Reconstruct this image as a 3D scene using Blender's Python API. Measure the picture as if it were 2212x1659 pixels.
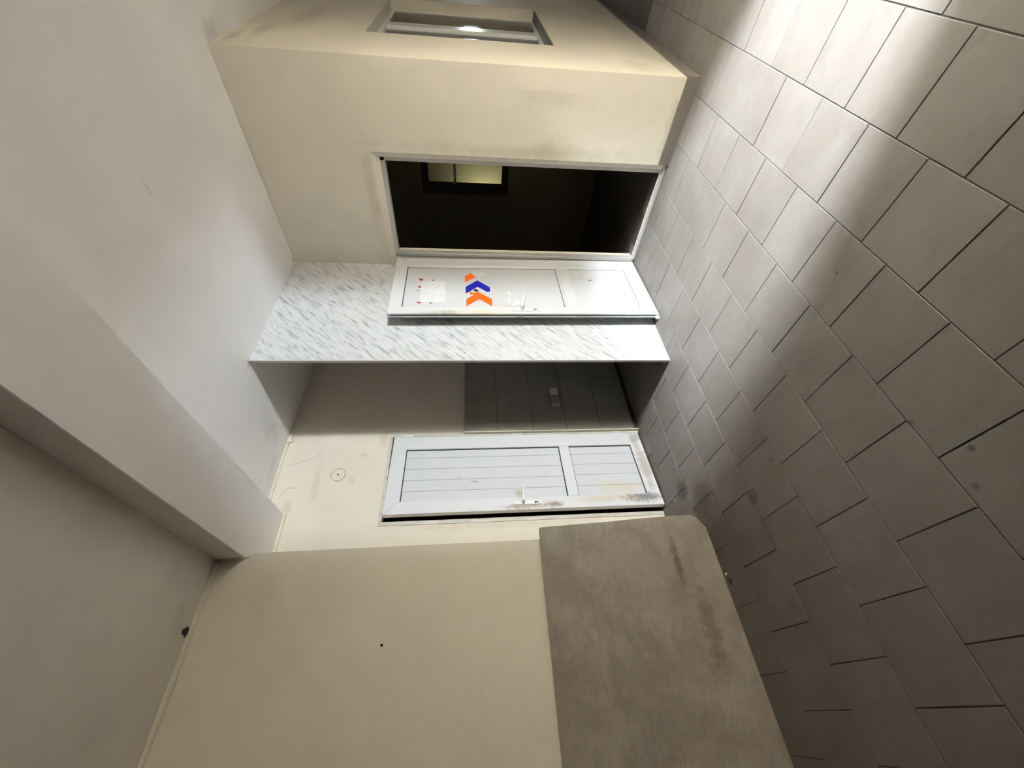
import bpy, bmesh, math, random
from mathutils import Vector, Matrix

scene = bpy.context.scene
for o in list(bpy.data.objects):
    bpy.data.objects.remove(o, do_unlink=True)

def srgb(r, g, b):
    f = lambda c: (c / 255 / 12.92) if c / 255 <= 0.04045 else ((c / 255 + 0.055) / 1.055) ** 2.4
    return (f(r), f(g), f(b), 1.0)

# ------------------------------------------------------------------ camera
# the photograph was taken with the camera turned on its side: world "up" points to the picture's left
F = Vector((0.6334464, 0.76741054, -0.09912981))
R = Vector((0.77068938, -0.63716303, -0.00782023))
U = R.cross(F).normalized()
cam_data = bpy.data.cameras.new('camera')
cam_data.sensor_fit = 'HORIZONTAL'
cam_data.sensor_width = 36.0
cam_data.lens = 36.0 * 872.775 / 2212.0
cam_data.clip_start = 0.02
cam = bpy.data.objects.new('camera', cam_data)
scene.collection.objects.link(cam)
M = Matrix.Identity(4)
for i in range(3):
    M[i][0], M[i][1], M[i][2] = -U[i], R[i], -F[i]
M[2][3] = 1.45
cam.matrix_world = M
scene.camera = cam

# ------------------------------------------------------------------ world, lights, exposure
P1, P2 = 2900.0, 565.0
world = bpy.data.worlds.new('world')
scene.world = world
world.use_nodes = True
world.node_tree.nodes['Background'].inputs[0].default_value = (0.5, 0.5, 0.5, 1)
world.node_tree.nodes['Background'].inputs[1].default_value = 0.0

scene.view_settings.view_transform = 'Standard'
scene.view_settings.look = 'None'
scene.view_settings.gamma = 1.0
scene.view_settings.use_curve_mapping = False
scene.view_settings.exposure = 0.42
scene.cycles.max_bounces = 9
scene.cycles.diffuse_bounces = 7
scene.cycles.use_adaptive_sampling = True
scene.cycles.adaptive_threshold = 0.04
scene.cycles.sample_clamp_indirect = 6.0

def area_light(name, loc, target, size, energy, color, size_y=None, shape='DISK'):
    d = bpy.data.lights.new(name, 'AREA')
    d.shape = shape
    d.size = size
    if size_y:
        d.size_y = size_y
    d.energy = energy
    d.color = color
    o = bpy.data.objects.new(name, d)
    scene.collection.objects.link(o)
    o.location = loc
    o.rotation_euler = (Vector(target) - Vector(loc)).to_track_quat('-Z', 'Y').to_euler()
    return o

# lamp at the end of the passage that opens behind the camera
def bulb(name, loc, energy, radius, color):
    d = bpy.data.lights.new(name, 'POINT')
    d.energy = energy
    d.shadow_soft_size = radius
    d.color = color
    o = bpy.data.objects.new(name, d)
    scene.collection.objects.link(o)
    o.location = loc
    return o
bulb('lobby_ceiling_lamp', (2.10, -2.20, 2.78), P1, 0.13, (0.78, 0.895, 1.0))
bulb('lobby_wall_lamp', (2.28, -2.75, 1.38), P2, 0.13, (0.78, 0.895, 1.0))
# light beyond the washroom's inner window
area_light('light_well_lamp', (5.30, 2.75, 1.25), (5.62, 2.2, 1.2), 0.25, 2.2, (1.0, 0.86, 0.5))
# lamp at the far end of the side corridor
area_light('corridor_lamp', (7.25, 0.18, 1.42), (4.0, 0.1, 1.2), 0.20, 5.0, (0.9, 1.0, 1.0))

# ------------------------------------------------------------------ helpers
col = scene.collection

def link(name, me, mat=None, parent=None):
    o = bpy.data.objects.new(name, me)
    col.objects.link(o)
    if mat is not None:
        if len(me.materials) == 0:
            me.materials.append(mat)
    if parent is not None:
        o.parent = parent
    return o

def build(name, bm, mat, parent=None, smooth=False):
    bmesh.ops.recalc_face_normals(bm, faces=bm.faces)
    me = bpy.data.meshes.new(name)
    bm.to_mesh(me)
    bm.free()
    if smooth:
        for p in me.polygons:
            p.use_smooth = True
    return link(name, me, mat, parent)

def tag(o, label, cat, group=None, kind=None):
    o['label'] = label
    o['category'] = cat
    if group:
        o['group'] = group
    if kind:
        o['kind'] = kind
    return o

def empty(name, loc=(0, 0, 0)):
    o = bpy.data.objects.new(name, None)
    o.empty_display_size = 0.1
    col.objects.link(o)
    o.location = loc
    return o

def add_box(bm, x0, x1, y0, y1, z0, z1, bevel=0.0, seg=1):
    vs = [bm.verts.new(p) for p in ((x0, y0, z0), (x1, y0, z0), (x1, y1, z0), (x0, y1, z0),
                                    (x0, y0, z1), (x1, y0, z1), (x1, y1, z1), (x0, y1, z1))]
    fs = [bm.faces.new([vs[i] for i in q]) for q in ((3, 2, 1, 0), (4, 5, 6, 7), (0, 1, 5, 4), (1, 2, 6, 5), (2, 3, 7, 6), (3, 0, 4, 7))]
    if bevel > 0:
        es = list({e for f in fs for e in f.edges})
        bmesh.ops.bevel(bm, geom=es, offset=bevel, segments=seg, affect='EDGES', profile=0.6)
    return vs

def add_prism(bm, pts, d, bevel=0.0, front_only=False):
    """pts: 3D polygon, extruded by vector d"""
    d = Vector(d)
    a = [bm.verts.new(Vector(p)) for p in pts]
    b = [bm.verts.new(Vector(p) + d) for p in pts]
    n = len(pts)
    f0 = bm.faces.new(a)
    f1 = bm.faces.new(b[::-1])
    sides = [bm.faces.new((a[i], a[(i + 1) % n], b[(i + 1) % n], b[i])) for i in range(n)]
    if bevel > 0:
        es = list(f0.edges) if front_only else list({e for f in [f0, f1] + sides for e in f.edges})
        bmesh.ops.bevel(bm, geom=es, offset=bevel, segments=1, affect='EDGES', profile=0.5)
    return a, b

def add_cyl(bm, c, axis, r, h, seg=16, r2=None):
    axis = Vector(axis).normalized()
    q = axis.to_track_quat('Z', 'Y')
    r2 = r if r2 is None else r2
    a = []; b = []
    for i in range(seg):
        t = 2 * math.pi * i / seg
        a.append(bm.verts.new(Vector(c) + q @ Vector((r * math.cos(t), r * math.sin(t), 0))))
        b.append(bm.verts.new(Vector(c) + q @ Vector((r2 * math.cos(t), r2 * math.sin(t), h))))
    bm.faces.new(a[::-1]); bm.faces.new(b)
    for i in range(seg):
        bm.faces.new((a[i], a[(i + 1) % seg], b[(i + 1) % seg], b[i]))

def box(name, x0, x1, y0, y1, z0, z1, mat, parent=None, bevel=0.0, seg=1):
    bm = bmesh.new()
    add_box(bm, x0, x1, y0, y1, z0, z1, bevel, seg)
    return build(name, bm, mat, parent)

def ribbon(name, pts, normal, width, thick, mat, parent):
    """thin crack / bead following a polyline lying on a surface; pts are (x,y,z[,w])"""
    n = Vector(normal).normalized()
    bm = bmesh.new()
    rows = []
    N = len(pts)
    for i, p in enumerate(pts):
        P = Vector(p[:3])
        w = (p[3] if len(p) > 3 else width) * 0.5
        t = (Vector(pts[min(i + 1, N - 1)][:3]) - Vector(pts[max(i - 1, 0)][:3])).normalized()
        s = n.cross(t).normalized()
        rows.append([bm.verts.new(P - s * w), bm.verts.new(P + n * thick), bm.verts.new(P + s * w)])
    for a, b in zip(rows[:-1], rows[1:]):
        bm.faces.new((a[0], a[1], b[1], b[0]))
        bm.faces.new((a[1], a[2], b[2], b[1]))
        bm.faces.new((a[2], a[0], b[0], b[2]))
    return build(name, bm, mat, parent)

# ------------------------------------------------------------------ materials
class NT:
    def __init__(self, name):
        self.m = bpy.data.materials.new(name)
        self.m.use_nodes = True
        self.t = self.m.node_tree
        self.b = self.t.nodes['Principled BSDF']
        self._pos = None
        self._cache = {}
    def n(self, typ, **kw):
        nd = self.t.nodes.new(typ)
        for k, v in kw.items():
            setattr(nd, k, v)
        return nd
    def l(self, a, b):
        self.t.links.new(a, b)
    def pos(self):
        if self._pos is None:
            self._pos = self.n('ShaderNodeNewGeometry').outputs['Position']
        return self._pos
    def obj(self):
        return self.n('ShaderNodeTexCoord').outputs['Object']
    def mapping(self, vec, scale=(1, 1, 1), rot=(0, 0, 0), loc=(0, 0, 0)):
        mp = self.n('ShaderNodeMapping')
        mp.inputs['Scale'].default_value = scale
        mp.inputs['Rotation'].default_value = rot
        mp.inputs['Location'].default_value = loc
        self.l(vec, mp.inputs['Vector'])
        return mp.outputs[0]
    def noise(self, vec, scale, detail=4, rough=0.55, dist=0.0):
        nz = self.n('ShaderNodeTexNoise')
        nz.inputs['Scale'].default_value = scale
        nz.inputs['Detail'].default_value = detail
        nz.inputs['Roughness'].default_value = rough
        nz.inputs['Distortion'].default_value = dist
        self.l(vec, nz.inputs['Vector'])
        return nz.outputs[0]
    def ramp(self, val, a, b, lo=0.0, hi=1.0):
        mr = self.n('ShaderNodeMapRange')
        mr.interpolation_type = 'SMOOTHSTEP'
        mr.inputs['From Min'].default_value = a
        mr.inputs['From Max'].default_value = b
        mr.inputs['To Min'].default_value = lo
        mr.inputs['To Max'].default_value = hi
        self.l(val, mr.inputs['Value'])
        return mr.outputs[0]
    def math(self, op, a, b=None):
        md = self.n('ShaderNodeMath', operation=op)
        for i, v in enumerate((a, b)):
            if v is None:
                continue
            if isinstance(v, (int, float)):
                md.inputs[i].default_value = v
            else:
                self.l(v, md.inputs[i])
        return md.outputs[0]
    def mix(self, fac, a, b):
        mx = self.n('ShaderNodeMix', data_type='RGBA')
        for inp, v in ((mx.inputs[0], fac), (mx.inputs[6], a), (mx.inputs[7], b)):
            if isinstance(v, (int, float)):
                inp.default_value = v
            elif isinstance(v, tuple):
                inp.default_value = v
            else:
                self.l(v, inp)
        return mx.outputs[2]
    def blob(self, vec, c, r, nscale=14.0, soft=0.75):
        """stain mask: an ellipsoid round c with radii r, its rim broken up by noise"""
        mp = self.mapping(vec, scale=tuple(1 / k for k in r), loc=tuple(-ci / k for ci, k in zip(c, r)))
        ln = self.n('ShaderNodeVectorMath', operation='LENGTH')
        self.l(mp, ln.inputs[0])
        nscale = 5.0 if nscale < 6 else 10.0 if nscale < 13 else 18.0 if nscale < 23 else 28.0
        key = (vec.node.name, nscale)
        if key not in self._cache:                 # stains of one grain share one noise
            self._cache[key] = self.noise(vec, nscale, 4, 0.65)
        nz = self._cache[key]
        v = self.math('ADD', ln.outputs['Value'], self.math('MULTIPLY', self.math('SUBTRACT', nz, 0.5), 1.6))
        return self.ramp(v, 1.0, 1.0 - soft, 0.0, 1.0)
    def bump(self, h, strength, dist=0.01):
        bp = self.n('ShaderNodeBump')
        bp.inputs['Strength'].default_value = strength
        bp.inputs['Distance'].default_value = dist
        self.l(h, bp.inputs['Height'])
        self.l(bp.outputs[0], self.b.inputs['Normal'])
    def color(self, c):
        if isinstance(c, tuple):
            self.b.inputs['Base Color'].default_value = c
        else:
            self.l(c, self.b.inputs['Base Color'])
    def done(self, rough=0.6, spec=0.4, metal=0.0):
        if isinstance(rough, (int, float)):
            self.b.inputs['Roughness'].default_value = rough
        else:
            self.l(rough, self.b.inputs['Roughness'])
        self.b.inputs['Specular IOR Level'].default_value = spec
        self.b.inputs['Metallic'].default_value = metal
        return self.m

def paint(name, c, vary=0.06, stains=(), rough=0.7, bump=0.15, grain=0.0):
    """painted plaster: soft mottling, fine relief, and stains with places of their own"""
    t = NT(name)
    p = t.pos()
    dark = tuple(k * (1 - vary * 2) for k in c[:3]) + (1,)
    k = t.ramp(t.noise(p, 1.7, 5, 0.6), 0.3, 0.7)
    cc = t.mix(k, dark, c)
    if grain:
        cc = t.mix(t.ramp(t.noise(p, 60, 4, 0.7), 0.55, 0.8, 0, grain), cc, tuple(q * 0.55 for q in c[:3]) + (1,))
    for (ctr, rad, sc, amt, nsc) in stains:
        m = t.math('MULTIPLY', t.blob(p, ctr, rad, nsc, 0.95), amt * 0.45)
        cc = t.mix(m, cc, sc)
    t.color(cc)
    t.bump(t.noise(p, 130, 3, 0.6), bump, 0.004)
    return t.done(rough, 0.3)

BEIGE = srgb(230, 221, 205)
GRIME = srgb(70, 62, 50)
RUST = srgb(150, 105, 70)
m_wall_a = paint('beige_paint_right', BEIGE, 0.05, [
    ((3.05, 1.14, 1.1), (0.06, 0.07, 1.2), srgb(150, 135, 112), 0.55, 9),
    ((3.05, 1.5, 2.17), (0.06, 0.5, 0.06), srgb(150, 132, 110), 0.55, 9),
    ((3.05, 1.12, 0.9), (0.06, 0.10, 0.22), srgb(140, 125, 95), 0.5, 20),
    ((3.04, 0.80, 0.9), (0.06, 0.12, 0.35), srgb(165, 155, 130), 0.5, 12),
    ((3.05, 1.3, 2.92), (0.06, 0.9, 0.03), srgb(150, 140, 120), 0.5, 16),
    ((3.04, 0.9, 0.08), (0.06, 0.4, 0.05), GRIME, 0.4, 30)], 0.72)
m_wall_d = paint('beige_paint_side', BEIGE, 0.05, [
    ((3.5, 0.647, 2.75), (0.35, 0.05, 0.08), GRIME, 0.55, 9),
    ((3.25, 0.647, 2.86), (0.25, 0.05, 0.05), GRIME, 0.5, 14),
    ((4.0, 0.647, 2.6), (0.5, 0.05, 0.2), srgb(120, 110, 90), 0.5, 7),
    ((3.25, 0.647, 0.35), (0.2, 0.05, 0.15), srgb(170, 155, 125), 0.6, 12)], 0.72)
m_wall_b = paint('beige_paint_far', BEIGE, 0.04, [
    ((1.84, 2.909, 2.17), (0.12, 0.05, 0.06), RUST, 0.45, 16),
    ((1.45, 2.909, 2.62), (0.28, 0.05, 0.04), srgb(190, 175, 145), 0.6, 10),
    ((1.46, 2.909, 2.36), (0.06, 0.05, 0.04), srgb(150, 140, 120), 0.5, 20),
    ((1.68, 2.909, 2.30), (0.04, 0.05, 0.05), srgb(140, 130, 110), 0.5, 22),
    ((1.08, 2.909, 1.2), (0.05, 0.05, 1.1), srgb(165, 150, 120), 0.5, 10),
    ((1.25, 2.909, 2.78), (0.10, 0.05, 0.05), srgb(160, 145, 120), 0.5, 18)], 0.72)
m_wall_c = paint('beige_paint_left', BEIGE, 0.05, [
    ((0.6, 2.587, 2.6), (0.25, 0.05, 0.12), srgb(185, 170, 140), 0.5, 8)], 0.7)
m_wall = paint('beige_paint', BEIGE, 0.05)
m_ceil = paint('white_ceiling_paint', srgb(241, 238, 237), 0.03, [
    ((1.98, 0.97, 2.92), (0.02, 0.06, 0.05), GRIME, 0.35, 20),
    ((1.75, 2.60, 2.92), (0.13, 0.22, 0.05), srgb(176, 182, 172), 0.7, 12),
    ((3.15, 0.62, 2.92), (0.2, 0.10, 0.05), srgb(130, 122, 110), 0.6, 12),
    ((3.05, 2.05, 2.92), (0.04, 0.05, 0.05), RUST, 0.8, 30),
    ((1.93, 2.09, 2.92), (0.04, 0.04, 0.05), srgb(95, 50, 30), 0.9, 30),
    ((1.55, 2.80, 2.92), (0.15, 0.06, 0.05), srgb(180, 172, 160), 0.5, 14)], 0.8, 0.2)
m_ceil_left = paint('white_ceiling_paint_left', srgb(228, 220, 213), 0.05, [
    ((0.5, 2.45, 2.935), (0.12, 0.08, 0.05), srgb(165, 158, 146), 0.6, 12)], 0.8, 0.2)
m_wall_dim = paint('brown_grey_paint', srgb(150, 138, 122), 0.06)  # for unseen walls; dark tone invented to cut bounced light on the beam side
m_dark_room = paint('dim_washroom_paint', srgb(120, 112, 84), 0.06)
m_bead = paint('chipped_white_plaster', srgb(232, 222, 200), 0.08, (), 0.8, 0.4)
m_crack = paint('dark_crack', srgb(112, 102, 88), 0.1)
m_fitting = paint('greyed_plastic', srgb(196, 192, 184), 0.05)
m_hole = paint('dark_hole', srgb(62, 54, 45), 0.2)
m_hairline = paint('hairline_crack', srgb(158, 146, 126), 0.1)
m_black = NT('black_gap'); m_black.color(srgb(14, 13, 12)); m_black = m_black.done(0.8, 0.2)

def tile_material(name, c1, c2, c3, scale=2.2, rough=(0.45, 0.7), spec=0.3, wear_and_shade=True):
    t = NT(name)
    p = t.pos()
    info = t.n('ShaderNodeObjectInfo')
    k = t.ramp(t.noise(p, scale, 6, 0.65, 0.4), 0.3, 0.72)
    cc = t.mix(k, c1, c2)
    cc = t.mix(t.ramp(t.noise(t.mapping(p, (9, 2.2, 1)), 1.6, 5, 0.7, 0.6), 0.52, 0.8, 0, 0.5), cc, c3)
    cc = t.mix(t.math('MULTIPLY', info.outputs['Random'], 0.35), cc, c3)
    cc = t.mix(t.ramp(t.noise(p, 9.0, 6, 0.75, 0.8), 0.5, 0.78, 0, 0.5), cc, c3)
    cc = t.mix(t.ramp(t.noise(p, 13.0, 5, 0.7, 1.2), 0.6, 0.8, 0, 0.4), cc, tuple(min(1, q * 1.25) for q in c2[:3]) + (1,))
    if wear_and_shade:
        cc = t.mix(t.ramp(t.noise(p, 24, 4, 0.7), 0.66, 0.76, 0, 0.3), cc, srgb(70, 62, 53))
        cc = t.mix(t.ramp(t.noise(p, 140, 3, 0.6), 0.66, 0.74, 0, 0.35), cc, srgb(66, 58, 50))
        # brown dirt beside the leaning slab, spread wider to paint the unlit floor darker
        cc = t.mix(t.math('MULTIPLY', t.blob(p, (0.75, 2.1, 0), (0.65, 0.75, 0.5), 3.0, 0.9), 0.5), cc, srgb(84, 72, 60))
        for (c_, r_) in (((1.13, 2.55), 0.10), ((0.98, 2.35), 0.13), ((0.66, 1.02), 0.013), ((0.51, 0.93), 0.014), ((0.42, 0.99), 0.016), ((0.88, 1.66), 0.02), ((0.8, 1.9), 0.05), ((1.27, 0.86), 0.012)):
            cc = t.mix(t.math('MULTIPLY', t.blob(p, (c_[0], c_[1], 0), (r_, r_, 0.3), 30 if r_ < 0.03 else 12, 0.6), 0.6), cc, srgb(46, 38, 30))
    t.color(cc)
    t.bump(t.noise(p, 45, 4, 0.6), 0.08, 0.004)
    rg = t.ramp(t.noise(t.mapping(p, (6, 1.6, 1)), 2.0, 5, 0.7), 0.3, 0.7, rough[0], rough[1])
    return t.done(rg, spec)

m_tile = tile_material('grey_floor_tile', srgb(99, 92, 85), srgb(109, 103, 96), srgb(87, 80, 72))
m_grout = paint('dark_grout', srgb(76, 69, 60), 0.12)
m_dado = tile_material('grey_wall_tile', srgb(140, 136, 128), srgb(158, 154, 145), srgb(128, 124, 116), 4.0, (0.3, 0.45), 0.5, False)
m_skirt = paint('grey_skirting', srgb(112, 104, 95), 0.1, (), 0.5)

# laminate with fine diagonal grey veins
t = NT('veined_laminate')
p = t.obj()
mp = t.mapping(p, (1, 1, 1), (0, math.radians(46), 0))
st = t.mapping(mp, (7.0, 1, 46.0))
v1 = t.noise(st, 1.0, 5, 0.6, 0.5)
v2 = t.noise(t.mapping(mp, (3.0, 1, 14.0)), 1.0, 3, 0.6, 0.3)
cc = t.mix(t.ramp(v1, 0.45, 0.72, 0, 0.85), srgb(200, 201, 202), srgb(128, 130, 132))
cc = t.mix(t.ramp(v2, 0.5, 0.75, 0, 0.45), cc, srgb(174, 175, 174))
cc = t.mix(t.ramp(t.noise(p, 1.6, 3, 0.5), 0.5, 0.7, 0, 0.25), cc, srgb(208, 203, 190))
t.color(cc)
m_lam = t.done(0.42, 0.4)

def door_material(name, c, stains, grain=True):
    t = NT(name)
    p = t.obj()
    cc = c
    if grain:
        g = t.noise(t.mapping(p, (60, 60, 2.2)), 2.0, 4, 0.7)
        cc = t.mix(t.ramp(g, 0.5, 0.75, 0, 0.22), c, srgb(176, 174, 172))
    for (ctr, rad, sc, amt, nsc) in stains:
        cc = t.mix(t.math('MULTIPLY', t.blob(p, ctr, rad, nsc, 0.8), amt), cc, sc)
    if isinstance(cc, tuple):
        cc = t.mix(0.0, cc, cc)
    t.color(cc)
    t.bump(t.noise(p, 90, 3), 0.04, 0.002)
    return t.done(0.38, 0.45)

WHITE = srgb(232, 233, 236)
m_frame1 = door_material('white_door_frame_open', srgb(205, 205, 206), [
    ((0.40, 0, 0.05), (0.36, 0.05, 0.05), srgb(112, 98, 80), 0.55, 26),
    ((0.73, 0, 1.4), (0.05, 0.05, 0.35), srgb(205, 190, 150), 0.5, 8),
    ((0.74, -0.03, 1.65), (0.05, 0.05, 0.3), srgb(120, 105, 80), 0.6, 12)])
m_frame2 = door_material('white_door_frame_ajar', srgb(220, 219, 221), [
    ((0.655, 0, 0.85), (0.035, 0.05, 0.10), srgb(118, 98, 58), 0.75, 26),
    ((0.665, 0, 1.08), (0.026, 0.05, 0.22), srgb(140, 115, 80), 0.7, 28),
    ((0.62, 0, 0.17), (0.06, 0.05, 0.22), srgb(66, 56, 46), 0.75, 24),
    ((0.62, 0, 0.45), (0.05, 0.05, 0.3), srgb(205, 190, 165), 0.6, 8),
    ((0.35, 0, 0.06), (0.36, 0.05, 0.06), srgb(150, 130, 105), 0.6, 20),
    ((0.06, 0, 0.05), (0.08, 0.05, 0.08), srgb(140, 125, 105), 0.5, 22)])
m_panel1 = door_material('white_door_panel_open', srgb(198, 199, 201), [
    ((0.50, 0, 1.35), (0.22, 0.05, 0.4), srgb(192, 189, 182), 0.5, 4),
    ((0.64, 0, 1.12), (0.04, 0.05, 0.14), srgb(190, 176, 150), 0.5, 30)])
m_panel2 = door_material('white_door_panel_ajar', srgb(211, 211, 214), [
    ((0.52, 0, 0.35), (0.10, 0.05, 0.25), srgb(214, 200, 180), 0.7, 8),
    ((0.55, 0, 1.10), (0.06, 0.05, 0.05), srgb(160, 140, 110), 0.6, 30),
    ((0.4, 0, 1.55), (0.03, 0.05, 0.04), srgb(190, 190, 192), 0.8, 30)])
t = NT('white_plastic'); t.color(srgb(240, 240, 238)); m_plastic = t.done(0.3, 0.5)
t = NT('grey_aluminium'); t.color(srgb(186, 184, 180)); m_alu = t.done(0.4, 0.5, 0.35)
t = NT('steel'); t.color(srgb(150, 148, 145)); m_steel = t.done(0.35, 0.5, 0.8)
t = NT('dirty_white_frame')
p = t.pos()
cc = t.mix(t.ramp(t.noise(t.mapping(p, (20, 20, 5)), 1.5, 5, 0.7), 0.45, 0.75, 0, 0.55), srgb(206, 199, 188), srgb(140, 128, 112))
t.color(cc); m_jamb = t.done(0.5, 0.4)
m_dark_frame = paint('brown_window_frame', srgb(74, 66, 54), 0.08)
t = NT('orange_vinyl'); t.color(srgb(232, 92, 22)); m_orange = t.done(0.45, 0.4)
t = NT('blue_vinyl'); t.color(srgb(18, 22, 140)); m_blue = t.done(0.45, 0.4)
t = NT('red_vinyl'); t.color(srgb(178, 56, 36)); m_red = t.done(0.5, 0.4)
t = NT('paper_white'); p = t.obj(); t.color(t.mix(t.ramp(t.noise(p, 30, 4), 0.4, 0.7), srgb(216, 216, 216), srgb(206, 205, 203))); m_paper = t.done(0.7, 0.3)
t = NT('plate_cover'); p = t.pos(); t.color(t.mix(t.ramp(t.noise(p, 60, 4), 0.5, 0.75, 0, 0.6), srgb(228, 216, 200), srgb(196, 186, 170))); m_cover = t.done(0.6, 0.3)

# stained slab
t = NT('stained_slab')
p = t.obj()
cc = t.mix(t.ramp(t.noise(p, 3.0, 7, 0.7, 0.4), 0.34, 0.68), srgb(118, 107, 94), srgb(142, 131, 118))
cc = t.mix(t.ramp(t.noise(t.mapping(p, (4, 1, 26)), 2.2, 6, 0.75, 0.5), 0.45, 0.75, 0, 0.55), cc, srgb(108, 97, 85))
cc = t.mix(t.ramp(t.noise(t.mapping(p, (9, 1, 40)), 2.0, 5, 0.7, 0.5), 0.55, 0.8, 0, 0.45), cc, srgb(164, 153, 139))
cc = t.mix(t.ramp(t.noise(p, 18, 6, 0.75, 0.5), 0.56, 0.78, 0, 0.45), cc, srgb(100, 88, 75))
for (ctr, rad, sc, amt, nsc) in [
        ((-0.27, 0, 0.24), (0.20, 0.2, 0.035), srgb(78, 60, 45), 1.3, 16),
        ((-0.62, 0, 0.17), (0.30, 0.2, 0.07), srgb(84, 68, 52), 1.1, 14),
        ((-0.42, 0, 0.28), (0.13, 0.2, 0.10), srgb(104, 86, 70), 0.45, 18),
        ((-0.80, 0, 0.22), (0.10, 0.2, 0.05), srgb(90, 70, 54), 0.5, 20),
        ((-0.10, 0, 0.95), (0.12, 0.2, 0.09), srgb(140, 138, 128), 0.6, 10),
        ((-0.12, 0, 0.82), (0.015, 0.2, 0.02), srgb(190, 180, 166), 0.35, 40),
        ((-0.60, 0, 0.80), (0.04, 0.2, 0.03), srgb(178, 168, 152), 0.35, 14),
        ((-0.72, 0, 0.55), (0.02, 0.2, 0.03), srgb(178, 168, 152), 0.35, 14),
        ((-0.15, 0, 0.45), (0.05, 0.2, 0.05), srgb(172, 161, 146), 0.35, 12)]:
    cc = t.mix(t.math('MULTIPLY', t.blob(p, ctr, rad, nsc, 0.8), amt * 0.55), cc, sc)
cc = t.mix(t.ramp(t.noise(p, 55, 3, 0.7), 0.68, 0.74, 0, 0.35), cc, srgb(90, 76, 62))
t.color(cc)
t.bump(t.noise(p, 70, 4), 0.12, 0.004)
m_slab = t.done(0.6, 0.35)

# window glass: thin pane, reflects at grazing angles
t = NT('window_glass')
nt = t.t
out = nt.nodes['Material Output']
tr = t.n('ShaderNodeBsdfTransparent'); tr.inputs[0].default_value = (0.75, 0.8, 0.78, 1)
gl = t.n('ShaderNodeBsdfGlossy'); gl.inputs['Roughness'].default_value = 0.08
fr = t.n('ShaderNodeFresnel'); fr.inputs['IOR'].default_value = 1.5
mx = t.n('ShaderNodeMixShader')
t.l(fr.outputs[0], mx.inputs[0]); t.l(tr.outputs[0], mx.inputs[1]); t.l(gl.outputs[0], mx.inputs[2])
t.l(mx.outputs[0], out.inputs['Surface'])
nt.nodes.remove(t.b)
m_glass = t.m

# ------------------------------------------------------------------ setting: dimensions
H, HL, HB = 2.92, 2.935, 2.781           # ceiling, ceiling left of the beam, beam underside
XA0, XA1 = 3.037, 3.068                  # right wall (slightly out of square)
YD, YP, YB, YC = 0.647, 2.081, 2.909, 2.587
XP, XBC = 1.933, 0.853
XL, YBACK, XE = -5.0, -0.9, 7.4
xa = lambda y: XA0 + (XA1 - XA0) * (y - YD) / (YP - YD)

# floor: mortar bed with single tiles
floor = box('floor', XL - 0.1, XE + 0.1, -5.2, 4.3, -0.12, -0.0035, m_grout)
tag(floor, 'grey stone tile floor with dark staggered joints', 'floor', kind='structure')
random.seed(4)
TX, TY, GAP = 0.3008, 0.2955, 0.0036
bm = bmesh.new()
add_box(bm, 0, TX - GAP, 0, TY - GAP, -0.0065, 0.0)
bmesh.ops.bevel(bm, geom=[e for e in bm.edges if all(v.co.z > -0.001 for v in e.verts)], offset=0.0016, segments=1, affect='EDGES')
bmesh.ops.recalc_face_normals(bm, faces=bm.faces)
tile_me = bpy.data.meshes.new('tile'); bm.to_mesh(tile_me); bm.free()
tile_me.materials.append(m_tile)
def tile_ok(x, y):
    # keep tiles that lie in the room (their corners may run a little under a wall)
    cx, cy = x + TX / 2, y + TY / 2
    if cy > YB + 0.14 or cy < YBACK: return False
    if cx > 3.22 and cy > YD + 0.16: return False
    if cx < XBC - 0.1 and cy > YC + 0.14: return False
    return True
n_tiles = 0
for k in range(-3, 11):
    y = 0.1375 + TY * k
    off = 0.228 if k % 2 == 0 else 0.070
    for i in range(-6, 15):
        x = off + TX * i
        if x < -1.3 or x > 4.2 or not tile_ok(x, y):
            continue
        o = link('tile', tile_me, None, floor)
        o.location = (x + GAP / 2, y + GAP / 2, random.uniform(-0.0012, 0.0004))
        o.rotation_euler = (random.uniform(-0.003, 0.003), random.uniform(-0.002, 0.002), random.uniform(-0.002, 0.002))
        n_tiles += 1

# ceilings and beam
ceil = box('ceiling', 1.1, 3.263, -5.1, 4.3, H, H + 0.15, m_ceil)
tag(ceil, 'white painted main ceiling right of the low beam', 'ceiling', kind='structure')
c2 = box('ceiling', 3.263, XE + 0.1, -5.1, 4.3, H - 0.008, H + 0.15, m_ceil)
tag(c2, 'strip of ceiling above the side corridor beyond the right corner', 'ceiling', kind='structure')
c3 = box('ceiling', XL - 0.1, 0.95, -5.1, 4.3, HL, HL + 0.135, m_ceil_left)
tag(c3, 'slightly higher greyish ceiling left of the low beam', 'ceiling', kind='structure')
beam = box('ceiling_beam', 0.822, 1.215, -1.0, YB + 0.05, HB, 3.05, m_ceil, bevel=0.004)
tag(beam, 'shallow painted beam running across the ceiling toward the far door', 'beam', kind='structure')

# right wall with the open doorway
DY0, DY1, DZ = 1.178, 2.005, 2.125        # plaster opening
bm = bmesh.new()
def wall_a_piece(y0, y1, z0, z1):
    add_prism(bm, [(xa(y0), y0, z0), (xa(y1), y1, z0), (3.20, y1, z0), (3.20, y0, z0)], (0, 0, z1 - z0))
wall_a_piece(YD + 0.12, DY0, -0.05, 3.0)
wall_a_piece(DY1, 3.0, -0.05, 3.0)
wall_a_piece(DY0, DY1, DZ, 3.0)
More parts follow.
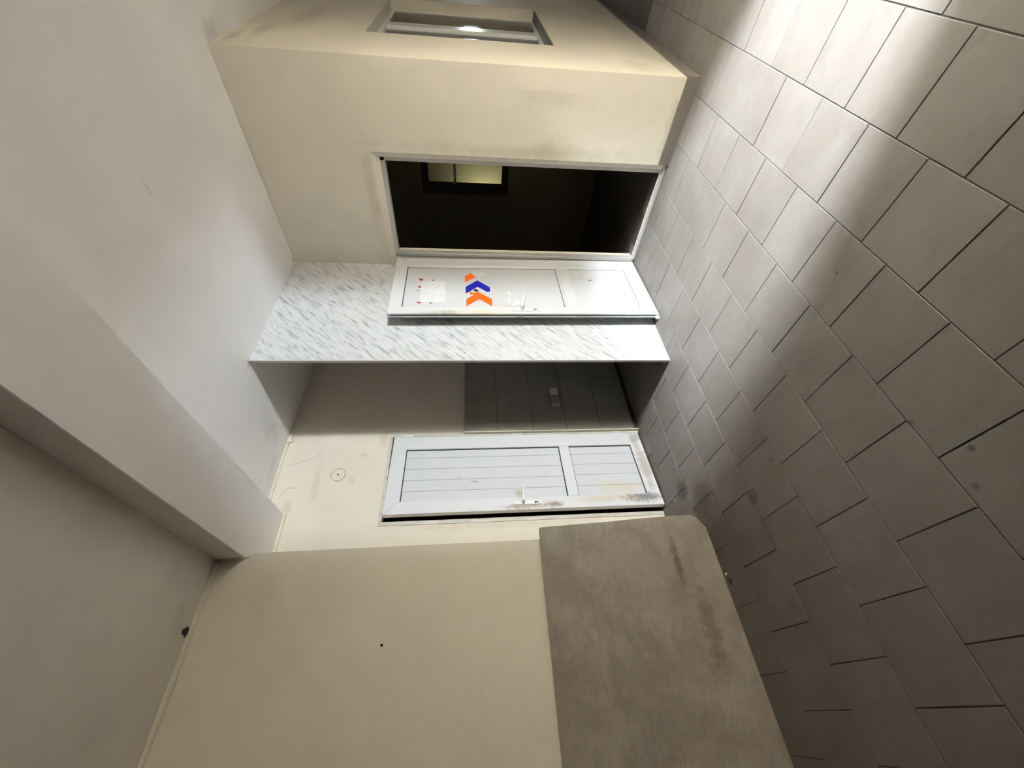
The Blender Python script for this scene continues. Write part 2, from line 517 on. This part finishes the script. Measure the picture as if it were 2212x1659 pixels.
# splayed plaster margin of the doorway
xj = xa(DY0)
add_prism(bm, [(xj + 0.004, DY0, -0.04), (xj + 0.035, DY0 + 0.045, -0.04), (3.20, DY0 + 0.045, -0.04), (3.20, DY0, -0.04)], (0, 0, DZ + 0.04))
add_prism(bm, [(xj + 0.004, DY0, DZ), (xj + 0.035, DY0, DZ - 0.045), (3.20, DY0, DZ - 0.045), (3.20, DY0, DZ)], (0, DY1 - DY0, 0))
w = build('wall_right', bm, m_wall_a)
tag(w, 'beige plaster wall around the open dark doorway', 'wall', kind='structure')

# side wall with window
WX0, WX1, WZ0, WZ1 = 3.634, 5.0, 0.852, 2.145
bm = bmesh.new()
Y2 = YD + 0.12
def wd(x0, x1, z0, z1): add_box(bm, x0, x1, YD, Y2, z0, z1)
add_prism(bm, [(XA0, YD, -0.05), (WX0, YD, -0.05), (WX0, Y2, -0.05), (xa(Y2), Y2, -0.05)], (0, 0, 3.05))
wd(WX1, XE, -0.05, 3.0); wd(WX0, WX1, -0.05, WZ0); wd(WX0, WX1, WZ1, 3.0)
w = build('wall_side', bm, m_wall_d)
tag(w, 'beige wall turning away at the right corner, holding the recessed window', 'wall', kind='structure')

# far wall with ajar doorway, left wall standing forward
OX0, OX1, OZ = 1.100, 1.856, 2.122
bm = bmesh.new()
add_box(bm, XBC - 0.3, OX0, YB, YB + 0.12, -0.05, 3.0)
add_box(bm, OX1, 3.2, YB, YB + 0.12, -0.05, 3.0)
add_box(bm, OX0, OX1, YB, YB + 0.12, OZ, 3.0)
wall_far = build('wall_far', bm, m_wall_b)
tag(wall_far, 'beige far wall around the closed white door and grey tiled dado', 'wall', kind='structure')
wall_left = box('wall_left', XL - 0.1, XBC, YC, YB + 0.12, -0.05, 3.05, m_wall_c, bevel=0.004)
tag(wall_left, 'beige wall standing forward behind the leaning slab', 'wall', kind='structure')
w = box('wall_outer_left', XL - 0.1, XL, -1.0, YC, -0.05, 3.05, m_wall_dim)
tag(w, 'brown-grey wall closing the far left end of the room', 'wall', kind='structure')
PX0, PX1 = 1.83, 2.435                     # passage behind the camera
bm = bmesh.new()
add_box(bm, XL - 0.1, PX0, YBACK - 0.1, YBACK, -0.05, 3.05)
add_box(bm, PX1, XE, YBACK - 0.1, YBACK, -0.05, 3.05)
add_box(bm, PX0, PX1, YBACK - 0.1, YBACK, 2.045, 3.05)
w = build('wall_back', bm, m_wall_dim)
tag(w, 'brown-grey wall behind the viewer, with a doorway to the lit lobby', 'wall', kind='structure')
w = box('wall_lobby_left', 1.2, 1.3, -3.4, YBACK - 0.1, -0.05, 3.0, m_wall)
tag(w, 'left wall of the lit lobby behind the viewer', 'wall', kind='structure')
w = box('wall_lobby_right', 3.2, 3.3, -3.4, YBACK - 0.1, -0.05, 3.0, m_wall)
tag(w, 'right wall of the lit lobby behind the viewer', 'wall', kind='structure')
w = box('wall_lobby_end', 1.2, 3.3, -3.5, -3.4, -0.05, 3.0, m_wall)
tag(w, 'end wall of the lit lobby behind the viewer', 'wall', kind='structure')
w = box('wall_corridor_end', XE, XE + 0.1, YBACK - 0.1, YD + 0.12, -0.05, 3.0, m_wall)
tag(w, 'far end wall of the side corridor', 'wall', kind='structure')

# dim washroom behind the right wall and its inner window
WXF = 4.75
wy0, wy1, wz0, wz1 = 1.35, 2.27, 1.015, 2.005
bm = bmesh.new()
add_box(bm, WXF, WXF + 0.14, Y2, wy0, -0.05, 3.0)
add_box(bm, WXF, WXF + 0.14, wy1, 4.2, -0.05, 3.0)
add_box(bm, WXF, WXF + 0.14, wy0, wy1, -0.05, wz0)
add_box(bm, WXF, WXF + 0.14, wy0, wy1, wz1, 3.0)
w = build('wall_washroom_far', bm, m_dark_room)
tag(w, 'dim far wall of the washroom seen through the open doorway', 'wall', kind='structure')
bm = bmesh.new()
add_box(bm, 0.2, 6.2, 4.2, 4.3, -0.05, 3.0)
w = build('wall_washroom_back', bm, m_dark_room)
tag(w, 'outer wall closing the dark rooms behind the doors', 'wall', kind='structure')
bm = bmesh.new()
add_box(bm, 3.10, 3.20, YB + 0.12, 4.2, -0.05, 3.0)
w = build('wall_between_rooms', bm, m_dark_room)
tag(w, 'partition wall between the two dark rooms', 'wall', kind='structure')
bm = bmesh.new()
add_box(bm, 0.2, 0.3, YB + 0.12, 4.2, -0.05, 3.0)
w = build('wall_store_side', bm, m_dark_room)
tag(w, 'side wall of the dark room behind the ajar door', 'wall', kind='structure')
# light well beyond: pale wall with a ledge
bm = bmesh.new()
add_box(bm, 5.62, 5.72, Y2, 4.2, -0.05, 3.0)
w = build('wall_light_well', bm, m_wall)
tag(w, 'pale wall lit yellow beyond the small inner window', 'wall', kind='structure')
win2 = empty('window_2', (WXF + 0.05, 1.8, wz0))
tag(win2, 'small inner window glowing yellow deep inside the dark doorway', 'window', kind='structure')
fx0, fx1 = 0.0, 0.05
zz0, zz1 = 0.0, wz1 - wz0
yy0, yy1 = wy0 - 1.8, wy1 - 1.8
box('window_frame', fx0, fx1, yy1 - 0.105, yy1, zz0, zz1, m_dark_frame, win2)
box('window_frame', fx0, fx1, yy0, yy0 + 0.06, zz0, zz1, m_dark_frame, win2)
box('window_frame', fx0, fx1, yy0 + 0.06, yy1 - 0.105, zz0, zz0 + 0.07, m_dark_frame, win2)
box('window_frame', fx0, fx1, yy0 + 0.06, yy1 - 0.105, zz1 - 0.082, zz1, m_dark_frame, win2)
box('window_bar', fx0 + 0.01, fx1 - 0.01, yy0 + 0.06, yy1 - 0.105, 0.595, 0.625, m_jamb, win2)
box('pane', 0.022, 0.028, yy0 + 0.06, yy1 - 0.105, zz0 + 0.07, 0.595, m_glass, win2)
box('pane', 0.022, 0.028, yy0 + 0.06, yy1 - 0.105, 0.625, zz1 - 0.082, m_glass, win2)

# recessed sliding window in the side wall
win = empty('window_1', (WX0, YD + 0.08, WZ0))
tag(win, 'recessed sliding window with white bars in the side wall, top of the photo', 'window', kind='structure')
wl, wh = WX1 - WX0, WZ1 - WZ0
f = 0.035
box('window_frame', 0, wl, 0, 0.04, 0, f, m_plastic, win)
box('window_frame', 0, wl, 0, 0.04, wh - f, wh, m_plastic, win)
box('window_frame', 0, f, 0, 0.04, f, wh - f, m_plastic, win)
box('window_frame', wl - f, wl, 0, 0.04, f, wh - f, m_plastic, win)
box('sash_bar', 0.70, 0.84, -0.006, 0.03, f, wh - f, m_plastic, win, bevel=0.004)
box('pane', f, 0.70, 0.020, 0.026, f, wh - f, m_glass, win)
box('pane', 0.84, wl - f, 0.004, 0.010, f, wh - f, m_glass, win)
box('window_sill', 0.0, wl, -0.078, 0.0, -0.001, 0.006, m_skirt, win)

# skirting
bm = bmesh.new()
y0, y1 = YD - 0.013, DY0 - 0.004
add_prism(bm, [(xa(y0) - 0.014, y0, 0), (xa(y1) - 0.014, y1, 0), (xa(y1), y1, 0), (xa(y0), y0, 0)], (0, 0, 0.078), bevel=0.002)
b = build('baseboard_right', bm, m_skirt)
tag(b, 'short grey skirting strip between the corner and the open doorway', 'baseboard', kind='structure')
b = box('baseboard_side', XA0 - 0.013, XE, YD - 0.014, YD, 0, 0.078, m_skirt, bevel=0.002)
tag(b, 'grey skirting strip running away below the recessed window', 'baseboard', kind='structure')

# plaster coving beads
def bead(name, a, b, r, mat, label):
    bm = bmesh.new()
    a, b = Vector(a), Vector(b)
    n = 14
    random.seed(hash(label) % 1000 if False else len(label))
    d = (b - a)
    rows = []
    for i in range(n + 1):
        p = a + d * (i / n)
        rr = r * random.uniform(0.8, 1.2)
        rows.append([bm.verts.new(p + Vector((0, -rr * math.cos(t), -rr * math.sin(t)))) for t in (0, math.pi / 6, math.pi / 3, math.pi / 2)] + [bm.verts.new(p)])
    for u_, v_ in zip(rows[:-1], rows[1:]):
        for j in range(5):
            bm.faces.new((u_[j], u_[(j + 1) % 5], v_[(j + 1) % 5], v_[j]))
    bm.faces.new(rows[0][::-1]); bm.faces.new(rows[-1])
    o = build(name, bm, mat)
    return tag(o, label, 'trim', kind='structure')
bead('trim_1', (1.215, YB, H), (1.80, YB, H), 0.016, m_bead, 'thin plaster bead between far wall and ceiling beside the alcove')
bead('trim_2', (XBC, YB, HB), (1.212, YB, HB), 0.018, m_bead, 'short plaster bead where the beam meets the far wall')
bead('trim_3', (-2.1, YC, HL), (0.80, YC, HL), 0.020, m_bead, 'long plaster bead between left wall and ceiling')
# rough plaster lumps at the beam's corner and the ceiling edge
def lump(parent, c, r, seed, mat=m_bead, name='plaster_lump'):
    bm = bmesh.new()
    bmesh.ops.create_icosphere(bm, subdivisions=2, radius=1.0)
    random.seed(seed)
    for v in bm.verts:
        k = random.uniform(0.75, 1.2)
        v.co = Vector((v.co.x * r[0] * k, v.co.y * r[1] * k, v.co.z * r[2] * k)) + Vector(c)
    return build(name, bm, mat, parent)
lump(wall_far, (1.865, YB - 0.006, H - 0.012), (0.022, 0.012, 0.022), 1)
lump(wall_far, (1.825, YB - 0.008, H - 0.014), (0.028, 0.016, 0.026), 2)
lump(wall_left, (0.838, YC - 0.004, HB + 0.008), (0.020, 0.014, 0.030), 3)
lump(wall_left, (0.822, YC - 0.006, HB + 0.035), (0.016, 0.012, 0.022), 5)

# dark hole in the left ceiling
bm = bmesh.new()
random.seed(9)
ring = []
for i in range(18):
    a = 2 * math.pi * i / 18
    rr = random.uniform(0.55, 1.15)
    ring.append((0.455 + 0.030 * rr * math.cos(a), 2.545 + 0.038 * rr * math.sin(a), HL - 0.0008))
add_prism(bm, ring, (0, 0, 0.0006))
build('hole', bm, m_hole, c3)

# cracks and scuffs on the far wall
def crack(parent, pts, n, w=0.004): ribbon('crack', [(q[0], q[1], q[2], (q[3] if len(q) > 3 else w) * (0.7 if parent is wall_far else 1)) for q in pts], n, w, 0.0007, m_hairline if parent is wall_far else m_crack, parent)
ny = (0, -1, 0)
crack(wall_far, [(1.60, YB, 2.88, .001), (1.62, YB, 2.80, .004), (1.655, YB, 2.72, .003), (1.69, YB, 2.645, .003), (1.72, YB, 2.62, .001)], ny)
crack(wall_far, [(1.35, YB, 2.86, .001), (1.40, YB, 2.83, .005), (1.42, YB, 2.80, .005), (1.415, YB, 2.77, .004), (1.395, YB, 2.745, .001)], ny)
crack(wall_far, [(1.33, YB, 2.865, .001), (1.365, YB, 2.84, .003), (1.385, YB, 2.80, .003), (1.38, YB, 2.775, .001)], ny)
# crack in the floor beside the open door
crack(floor, [(2.93, 1.80, 0.0004, .003), (2.86, 1.76, 0.0004, .004), (2.77, 1.745, 0.0004, .006), (2.72, 1.765, 0.0004, .014), (2.69, 1.80, 0.0004, .006), (2.60, 1.83, 0.0004, .004), (2.54, 1.84, 0.0004, .002)], (0, 0, 1))

# painted-over rectangular patch and a nail in the left wall
box('plaster_patch', -0.9, 0.345, YC - 0.003, YC + 0.001, 1.415, 1.95, m_wall_c, wall_left, bevel=0.0028)
bm = bmesh.new(); add_cyl(bm, (0.338, YC + 0.002, 1.937), (0, -1, 0), 0.007, 0.012, 10); build('nail', bm, m_black, wall_left)

# tiled dado in the alcove
zs = [0.04, 0.337, 0.637, 0.932, 1.231, 1.516]
dado = box('dado_bed', 1.862, 3.06, YB - 0.024, YB, 0.0, 1.512, m_grout, wall_far)
box('dado_edge', 1.856, 1.8665, YB - 0.032, YB, 0.0, 1.516, m_bead, wall_far, bevel=0.002)
for r in range(5):
    xs = [1.866, 2.465, 3.06] if r == 0 else [1.866, 2.70, 3.06]
    for x0, x1 in zip(xs[:-1], xs[1:]):
        box('wall_tile', x0 + 0.0018, x1 - 0.0018, YB - 0.032 - random.uniform(0, 0.0012), YB - 0.021, zs[r] + 0.0018, zs[r + 1] - 0.0018, m_dado, wall_far, bevel=0.001)

# ------------------------------------------------------------------ doors
def leaf_piece(name, poly, y0, y1, mat, parent, bevel=0.003):
    bm = bmesh.new()
    add_prism(bm, [(u, y1, z) for u, z in poly], (0, y0 - y1, 0), bevel=bevel, front_only=True)
    return build(name, bm, mat, parent)

def bead_strip(parent, a, b, inward, depth, mat):
    """sloping glazing bead from a to b (u,z), leaning toward `inward`"""
    bm = bmesh.new()
    (u0, z0), (u1, z1) = a, b
    iu, iz = inward
    pts = [(u0, -0.004, z0), (u0 + iu * .4, -0.005, z0 + iz * .4), (u0 + iu, -depth, z0 + iz), (u0, -depth, z0)]
    add_prism(bm, pts, (u1 - u0, 0, z1 - z0))
    return build('glazing_bead', bm, mat, parent)

def door_leaf(root, W, Hd, stile_h, stile_l, top, mid0, mid1, bot, mf, mp, boards_up, boards_lo, loc, rot, bead_h, bead_b, gk, z0=0.012):
    T = 0.042
    leaf = box('door_leaf', 0.006, W - 0.006, -T + 0.006, -0.022, z0 + 0.006, Hd - 0.006, m_black, root)
    leaf.location = loc
    leaf.rotation_euler = rot
    # mitred frame
    leaf_piece('stile', [(0, z0), (stile_h, bot), (stile_h, Hd - top), (0, Hd)], -T, 0, mf, leaf)
    leaf_piece('stile', [(W, z0), (W - stile_l, bot), (W - stile_l, Hd - top), (W, Hd)], -T, 0, mf, leaf)
    leaf_piece('rail', [(0, Hd), (stile_h, Hd - top), (W - stile_l, Hd - top), (W, Hd)], -T, 0, mf, leaf)
    leaf_piece('rail', [(0, z0), (stile_h, bot), (W - stile_l, bot), (W, z0)], -T, 0, mf, leaf)
    leaf_piece('rail', [(stile_h, mid0), (W - stile_l, mid0), (W - stile_l, mid1), (stile_h, mid1)], -T, -0.0008, mf, leaf)
    for (edges, za, zb) in ((boards_up, mid1, Hd - top), (boards_lo, bot, mid0)):
        b0, b1 = za + bead_b, zb                   # panel field between bead and rail
        h0 = stile_h + bead_h
        for e0, e1 in zip(edges[:-1], edges[1:]):
            box('board', max(e0, h0 + gk) + 0.0009, e1 - 0.0009, -0.024, -0.014, b0 + gk, b1 - gk, mp, leaf, bevel=0.0006)
        box('gasket', h0, h0 + gk, -0.024, -0.0135, b0, b1, m_black, leaf)
        box('gasket', h0 + gk, W - stile_l, -0.024, -0.0135, b1 - gk, b1, m_black, leaf)
        box('gasket', h0 + gk, W - stile_l, -0.024, -0.0135, b0, b0 + gk, m_black, leaf)
    return leaf

def handle(leaf, u, z_lo, z_hi, z_piv, z_key, lev_len, drop):
    bm = bmesh.new()
    n = 8
    w2 = 0.0155
    pts = []
    for i in range(n + 1):
        a = math.pi * i / n
        pts.append((u + w2 * math.cos(a), 0.0, z_hi - w2 + w2 * math.sin(a)))
    for i in range(n + 1):
        a = math.pi + math.pi * i / n
        pts.append((u + w2 * math.cos(a), 0.0, z_lo + w2 + w2 * math.sin(a)))
    add_prism(bm, [(p[0], 0.009, p[2]) for p in pts], (0, -0.009, 0), bevel=0.003, front_only=True)
    build('handle_plate', bm, m_plastic, leaf)
    bm = bmesh.new()
    add_cyl(bm, (u, 0.006, z_piv), (0, 1, 0), 0.011, 0.036, 14, 0.010)
    # lever: tapered flat bar
    a = Vector((u + 0.008, 0.044, z_piv)); b = Vector((u - lev_len, 0.046, z_piv - drop))
    d = (b - a); s = d.cross(Vector((0, 1, 0))).normalized()
    rings = []
    for k, (tt, hw, hd) in enumerate([(0, .011, .010), (.12, .0125, .011), (.5, .010, .008), (.9, .0085, .007), (1.0, .005, .005)]):
        c = a + d * tt
        rings.append([bm.verts.new(c + s * (hw * math.cos(q)) + Vector((0, 1, 0)) * (hd * math.sin(q))) for q in [2 * math.pi * j / 10 for j in range(10)]])
    for r0, r1 in zip(rings[:-1], rings[1:]):
        for j in range(10):
            bm.faces.new((r0[j], r0[(j + 1) % 10], r1[(j + 1) % 10], r1[j]))
    bm.faces.new(rings[0]); bm.faces.new(rings[-1][::-1])
    build('handle_lever', bm, m_plastic, leaf, smooth=True)
    bm = bmesh.new()
    add_cyl(bm, (u, 0.0088, z_key + 0.006), (0, 1, 0), 0.0075, 0.0006, 14)
    add_box(bm, u - 0.004, u + 0.004, 0.0088, 0.0094, z_key - 0.017, z_key + 0.004)
    build('keyhole', bm, m_black, leaf)

# --- open door on the right wall
d1 = empty('door_1', (3.06, 1.99, 0))
tag(d1, 'white panelled door standing open, with orange and blue chevron stickers', 'door', kind='structure')
L = lambda *a: a
ox, oy = 3.06, 1.99
def d1box(name, x0, x1, y0, y1, z0, z1, mat, bevel=0.0):
    return box(name, x0 - ox, x1 - ox, y0 - oy, y1 - oy, z0, z1, mat, d1, bevel)
fxa = xa(DY0) + 0.033
d1box('frame_jamb', fxa, fxa + 0.05, DY0 + 0.043, DY0 + 0.068, 0.0, DZ - 0.045, m_jamb, 0.002)
d1box('frame_head', fxa, fxa + 0.05, DY0 + 0.043, DY1, DZ - 0.075, DZ - 0.043, m_alu, 0.002)
d1box('frame_jamb', 3.064, 3.11, 1.968, 2.0, 0.0, DZ - 0.045, m_alu, 0.002)
d1box('threshold', 3.050, 3.105, DY0 + 0.002, 1.972, 0.0, 0.022, m_alu, 0.003)
d1box('threshold_lip', 3.075, 3.085, DY0 + 0.045, 1.972, 0.022, 0.030, m_jamb, 0.002)
a1 = math.atan(0.03 / 0.73)
W1, H1 = 0.745, 2.062
leaf1 = door_leaf(d1, W1, H1, 0.105, 0.080, 0.095, 0.632, 0.714, 0.105, m_frame1, m_panel1,
                  [0.109, 0.664], [0.109, 0.262, 0.664], (3.062 - ox, 2.0 - oy, 0.002), (0, math.radians(0.75), math.pi + a1), 0.016, 0.020, 0.004)
for (zl, zh) in ((0.714, H1 - 0.095), (0.105, 0.632)):
    bead_strip(leaf1, (0.105, zl), (0.105, zh), (0.016, 0), 0.014, m_frame1)
    bead_strip(leaf1, (0.105, zl), (W1 - 0.080, zl), (0, 0.020), 0.014, m_frame1)
handle(leaf1, 0.703, 0.928, 1.150, 1.080, 0.974, 0.135, 0.030)
# edge: grooved lock side with dark channel and latch
box('edge_groove', W1 - 0.0005, W1 + 0.0008, -0.020, -0.012, 0.03, H1 - 0.02, m_black, leaf1)
box('edge_groove', W1 - 0.0005, W1 + 0.0008, -0.039, -0.034, 0.03, H1 - 0.02, m_black, leaf1)
box('edge_strip', W1 - 0.002, W1 + 0.006, -0.033, -0.022, 0.02, H1 - 0.005, m_alu, leaf1, bevel=0.002)
bm = bmesh.new(); add_box(bm, W1 - 0.001, W1 + 0.016, -0.027, -0.014, 1.075, 1.105, 0.003); build('latch', bm, m_steel, leaf1)
bm = bmesh.new(); add_box(bm, W1 - 0.02, W1 + 0.016, -0.045, -0.018, 0.0, 0.030, 0.006); build('corner_cap', bm, m_plastic, leaf1)
for z in (2.0, 1.41, 0.80, 0.25):
    bm = bmesh.new(); add_cyl(bm, (0.018, -0.001, z), (0, 1, 0), 0.0045, 0.0018, 8); build('screw', bm, m_black, leaf1)
# stickers on the upper panel
def sticker(name, pts, mat, th=0.0007, label=None):
    bm = bmesh.new()
    add_prism(bm, [(u, -0.0140 + th, z) for u, z in pts], (0, -th, 0))
    o = build(name, bm, mat, leaf1)
    if label: o['label'] = label
    return o
sticker('chevron_sticker', [(0.33, 1.499), (0.245, 1.499), (0.193, 1.451), (0.215, 1.438), (0.238, 1.426), (0.249, 1.415)], m_orange, label='torn orange chevron sticker')
sticker('chevron_sticker', [(0.48, 1.496), (0.391, 1.496), (0.298, 1.401), (0.394, 1.304), (0.450, 1.303), (0.455, 1.329), (0.388, 1.401)], m_blue, label='dark blue chevron sticker')
sticker('chevron_sticker', [(0.64, 1.493), (0.549, 1.491), (0.494, 1.432), (0.492, 1.459), (0.458, 1.471), (0.452, 1.455), (0.470, 1.440), (0.463, 1.420), (0.460, 1.395), (0.548, 1.295), (0.64, 1.296), (0.552, 1.392)], m_orange, label='orange chevron sticker with torn tip')
sticker('sticker_scrap', [(0.436, 1.439), (0.425, 1.428), (0.419, 1.419), (0.430, 1.404), (0.446, 1.392), (0.455, 1.402), (0.452, 1.415)], m_black, 0.0011, 'small dark torn scrap')
sticker('sticker_residue', [(0.188, 1.443), (0.165, 1.425), (0.158, 1.401), (0.168, 1.370), (0.184, 1.349), (0.221, 1.326), (0.240, 1.338), (0.249, 1.351), (0.259, 1.382), (0.242, 1.412), (0.215, 1.436)], m_paper, 0.0005, 'whitish glue residue')
sticker('sticker_scrap', [(0.246, 1.350), (0.250, 1.362), (0.253, 1.352), (0.249, 1.342)], m_red, 0.0009)
sticker('paper_sheet', [(0.335, 1.845), (0.320, 1.80), (0.312, 1.70), (0.318, 1.662), (0.45, 1.652), (0.590, 1.652), (0.594, 1.66), (0.590, 1.75), (0.586, 1.845), (0.50, 1.838), (0.40, 1.842)], m_paper, 0.0009, 'faded white paper sheet remnant')
for (u, z, w_, h_) in [(0.297, 1.850, .018, .020), (0.303, 1.755, .010, .008), (0.397, 1.854, .016, .013), (0.445, 1.863, .006, .009), (0.597, 1.848, .013, .018), (0.603, 1.760, .010, .008)]:
    sticker('sticker_scrap', [(u - w_, z + h_), (u - w_ * .6, z - h_), (u + w_ * .5, z - h_ * .8), (u + w_ * .9, z + h_ * .1), (u + w_ * .1, z + h_ * .6)], m_red, 0.0008)
for (u, z, s_) in [(0.60, 1.17, .02), (0.585, 1.10, .03), (0.47, 1.155, .03), (0.55, 1.16, .018), (0.62, 1.13, .02)]:
    sticker('sticker_residue', [(u - s_, z + s_ * .3), (u - s_ * .4, z - s_ * .5), (u + s_ * .8, z - s_ * .6), (u + s_, z + s_ * .2), (u + s_ * .1, z + s_ * .7)], m_paper, 0.0005)
# tear in the lower board
ribbon('scratch', [(0.298, -0.0138, 0.49, .002), (0.296, -0.0138, 0.475, .005), (0.283, -0.0138, 0.462, .010), (0.277, -0.0138, 0.45, .009), (0.283, -0.0138, 0.437, .005), (0.297, -0.0138, 0.430, .002)], (0, 1, 0), 0.006, 0.0006, m_crack, leaf1)

# --- ajar door in the far wall
d2 = empty('door_2', (1.835, 2.90, 0))
tag(d2, 'white panelled door left slightly ajar in the far wall', 'door', kind='structure')
o2x, o2y = 1.835, 2.90
def d2box(name, x0, x1, y0, y1, z0, z1, mat, bevel=0.0):
    return box(name, x0 - o2x, x1 - o2x, y0 - o2y, y1 - o2y, z0, z1, mat, d2, bevel)
d2box('frame_jamb', OX0, OX0 + 0.030, YB - 0.006, YB + 0.07, 0.0, OZ, m_jamb, 0.002)
d2box('frame_jamb', OX1 - 0.018, OX1, YB - 0.003, YB + 0.07, 0.0, OZ, m_jamb, 0.002)
d2box('frame_head', OX0 + 0.030, OX1 - 0.018, YB - 0.006, YB + 0.07, OZ - 0.024, OZ, m_jamb, 0.002)
a2 = math.atan(0.076 / 0.68)
W2, H2 = 0.69, 2.085
leaf2 = door_leaf(d2, W2, H2, 0.128, 0.097, 0.110, 0.650, 0.733, 0.116, m_frame2, m_panel2,
                  [0.132, 0.206, 0.308, 0.409, 0.504, 0.592], [0.132, 0.206, 0.306, 0.402, 0.501, 0.592],
                  (0, 0, 0.0), (0, 0, math.pi + a2), 0.0, 0.0, 0.0055)
handle(leaf2, 0.638, 0.941, 1.153, 1.082, 0.984, 0.115, 0.008)
for z in (1.93, 1.03, 0.16):
    bm = bmesh.new(); add_cyl(bm, (-0.006, 0.0, z), (0, 0, 1), 0.008, 0.09, 12); build('hinge', bm, m_plastic, leaf2)
ribbon('scratch', [(0.445, -0.0138, 1.475, .001), (0.435, -0.0138, 1.45, .003), (0.430, -0.0138, 1.43, .005), (0.440, -0.0138, 1.41, .004), (0.448, -0.0138, 1.40, .001)], (0, 1, 0), 0.004, 0.0005, m_crack, leaf2)

# ------------------------------------------------------------------ things
# veined laminate partition beside the open door
pt = empty('partition_panel', (2.5, YP + 0.01, 0))
tag(pt, 'tall white grey-veined laminate partition behind the open door', 'partition')
bm = bmesh.new(); add_box(bm, XP + 0.004 - 2.5, 3.065 - 2.5, -0.010, 0.008, 0.0, H)
build('panel', bm, m_lam, pt)
box('edge_strip', XP - 2.5 - 0.002, XP - 2.5 + 0.005, -0.011, 0.010, 0.0, H, m_alu, pt, bevel=0.001)
for z in (2.879, 2.495, 2.023, 1.495, 0.988, 0.571, 0.123):
    bm = bmesh.new(); add_cyl(bm, (2.011 - 2.5, -0.0098, z), (0, -1, 0), 0.006, 0.0016, 10, 0.004); build('screw', bm, m_steel, pt)

# slab leaning against the left wall, lower corner broken off
lean = math.atan((2.553 - 2.42) / 1.03)
bm = bmesh.new()
random.seed(12)
outline = [(-0.088, 0.0), (-0.060, 0.022), (-0.022, 0.040), (-0.006, 0.062)]
for i in range(1, 8):
    outline.append((random.uniform(-0.002, 0.002), 0.062 + i * 0.12))
outline += [(0.0, 1.030), (-0.008, 1.040)]
for i in range(1, 14):
    outline.append((-0.008 - i * 0.19, 1.041 + 0.0045 * i * 0.4 + random.uniform(-0.0012, 0.0012)))
outline += [(-2.55, 1.05), (-2.55, 0.0)]
for i in range(1, 12):
    outline.append((-2.55 + i * 0.205, 0.0))
add_prism(bm, [(x, 0, z) for x, z in outline], (0, 0.024, 0), bevel=0.0015, front_only=True)
slab = build('stone_slab', bm, m_slab)
tag(slab, 'large stained grey-brown slab leaning against the left wall', 'slab')
slab.location = (0.915, 2.42, 0)
slab.rotation_euler = (-lean, 0, math.radians(-1.0))

# round cover on the far wall above the ajar door
jc = empty('junction_cover', (1.514, YB, 2.472))
tag(jc, 'round painted-over junction box cover on the far wall above the ajar door', 'cover')
bm = bmesh.new(); add_cyl(bm, (0, 0, 0), (0, -1, 0), 0.052, 0.004, 32, 0.049); build('cover', bm, m_cover, jc)
bm = bmesh.new()
for i in range(28):
    a0, a1_ = 2 * math.pi * i / 28, 2 * math.pi * (i + 1) / 28
    if 9 <= i <= 11: continue
    for (ra, rb) in ((0.0515, 0.0545),):
        q = [(ra * math.cos(a0), -0.0006, ra * math.sin(a0)), (rb * math.cos(a0), -0.0006, rb * math.sin(a0)), (rb * math.cos(a1_), -0.0006, rb * math.sin(a1_)), (ra * math.cos(a1_), -0.0006, ra * math.sin(a1_))]
        add_prism(bm, q, (0, 0.0008, 0))
build('paint_crack', bm, m_crack, jc)
bm = bmesh.new(); add_cyl(bm, (0, -0.003, 0), (0, -1, 0), 0.006, 0.003, 10); build('screw', bm, m_black, jc)

# small fitting on the tiled dado
ft = empty('wall_fitting', (2.20, YB - 0.034, 0.705))
tag(ft, 'small pale two-part box fitting on the grey tiles in the alcove', 'fitting')
box('box_body', 0.02, 0.09, -0.045, 0.002, -0.036, 0.036, m_fitting, ft, bevel=0.006)
box('box_cover', -0.08, 0.018, -0.028, 0.002, -0.036, 0.036, m_dado, ft, bevel=0.006)
box('rim', -0.094, -0.080, -0.036, 0.002, -0.036, 0.036, m_fitting, ft, bevel=0.004)

# small scraps on the floor
def scrap(name, x, y, r, seed, mat, label, cat):
    bm = bmesh.new()
    bmesh.ops.create_icosphere(bm, subdivisions=1, radius=1.0)
    random.seed(seed)
    for v in bm.verts:
        k = random.uniform(0.7, 1.2)
        v.co = Vector((v.co.x * r * k, v.co.y * r * k * 0.8, max(v.co.z, -0.4) * r * 0.5 * k + r * 0.2))
    o = build(name, bm, mat)
    o.location = (x, y, 0.0)
    return tag(o, label, cat)
scrap('paper_scrap', 1.121, 2.688, 0.007, 2, m_paper, 'tiny white scrap on the floor in front of the ajar door', 'scrap')
# lint tuft by the slab's foot
bm = bmesh.new()
random.seed(21)
for i in range(16):
    a = random.uniform(0, 2 * math.pi); l_ = random.uniform(0.015, 0.04)
    c = Vector((random.uniform(-.006, .006), random.uniform(-.006, .006), 0.002)); e = Vector((math.cos(a) * l_, math.sin(a) * l_ , random.uniform(0.001, 0.012)))
    s_ = Vector((-math.sin(a), math.cos(a), 0)) * 0.0012
    add_prism(bm, [c - s_, c + s_, c + e], (0, 0, 0.0008))
o = build('lint_tuft', bm, m_black); o.location = (0.50, 2.375, 0.0)
tag(o, 'dark tuft of lint on the floor at the foot of the slab', 'lint')
scrap('plaster_crumb', 0.545, 2.395, 0.009, 6, m_bead, 'pale crumb lodged beside the lint at the slab foot', 'crumb')
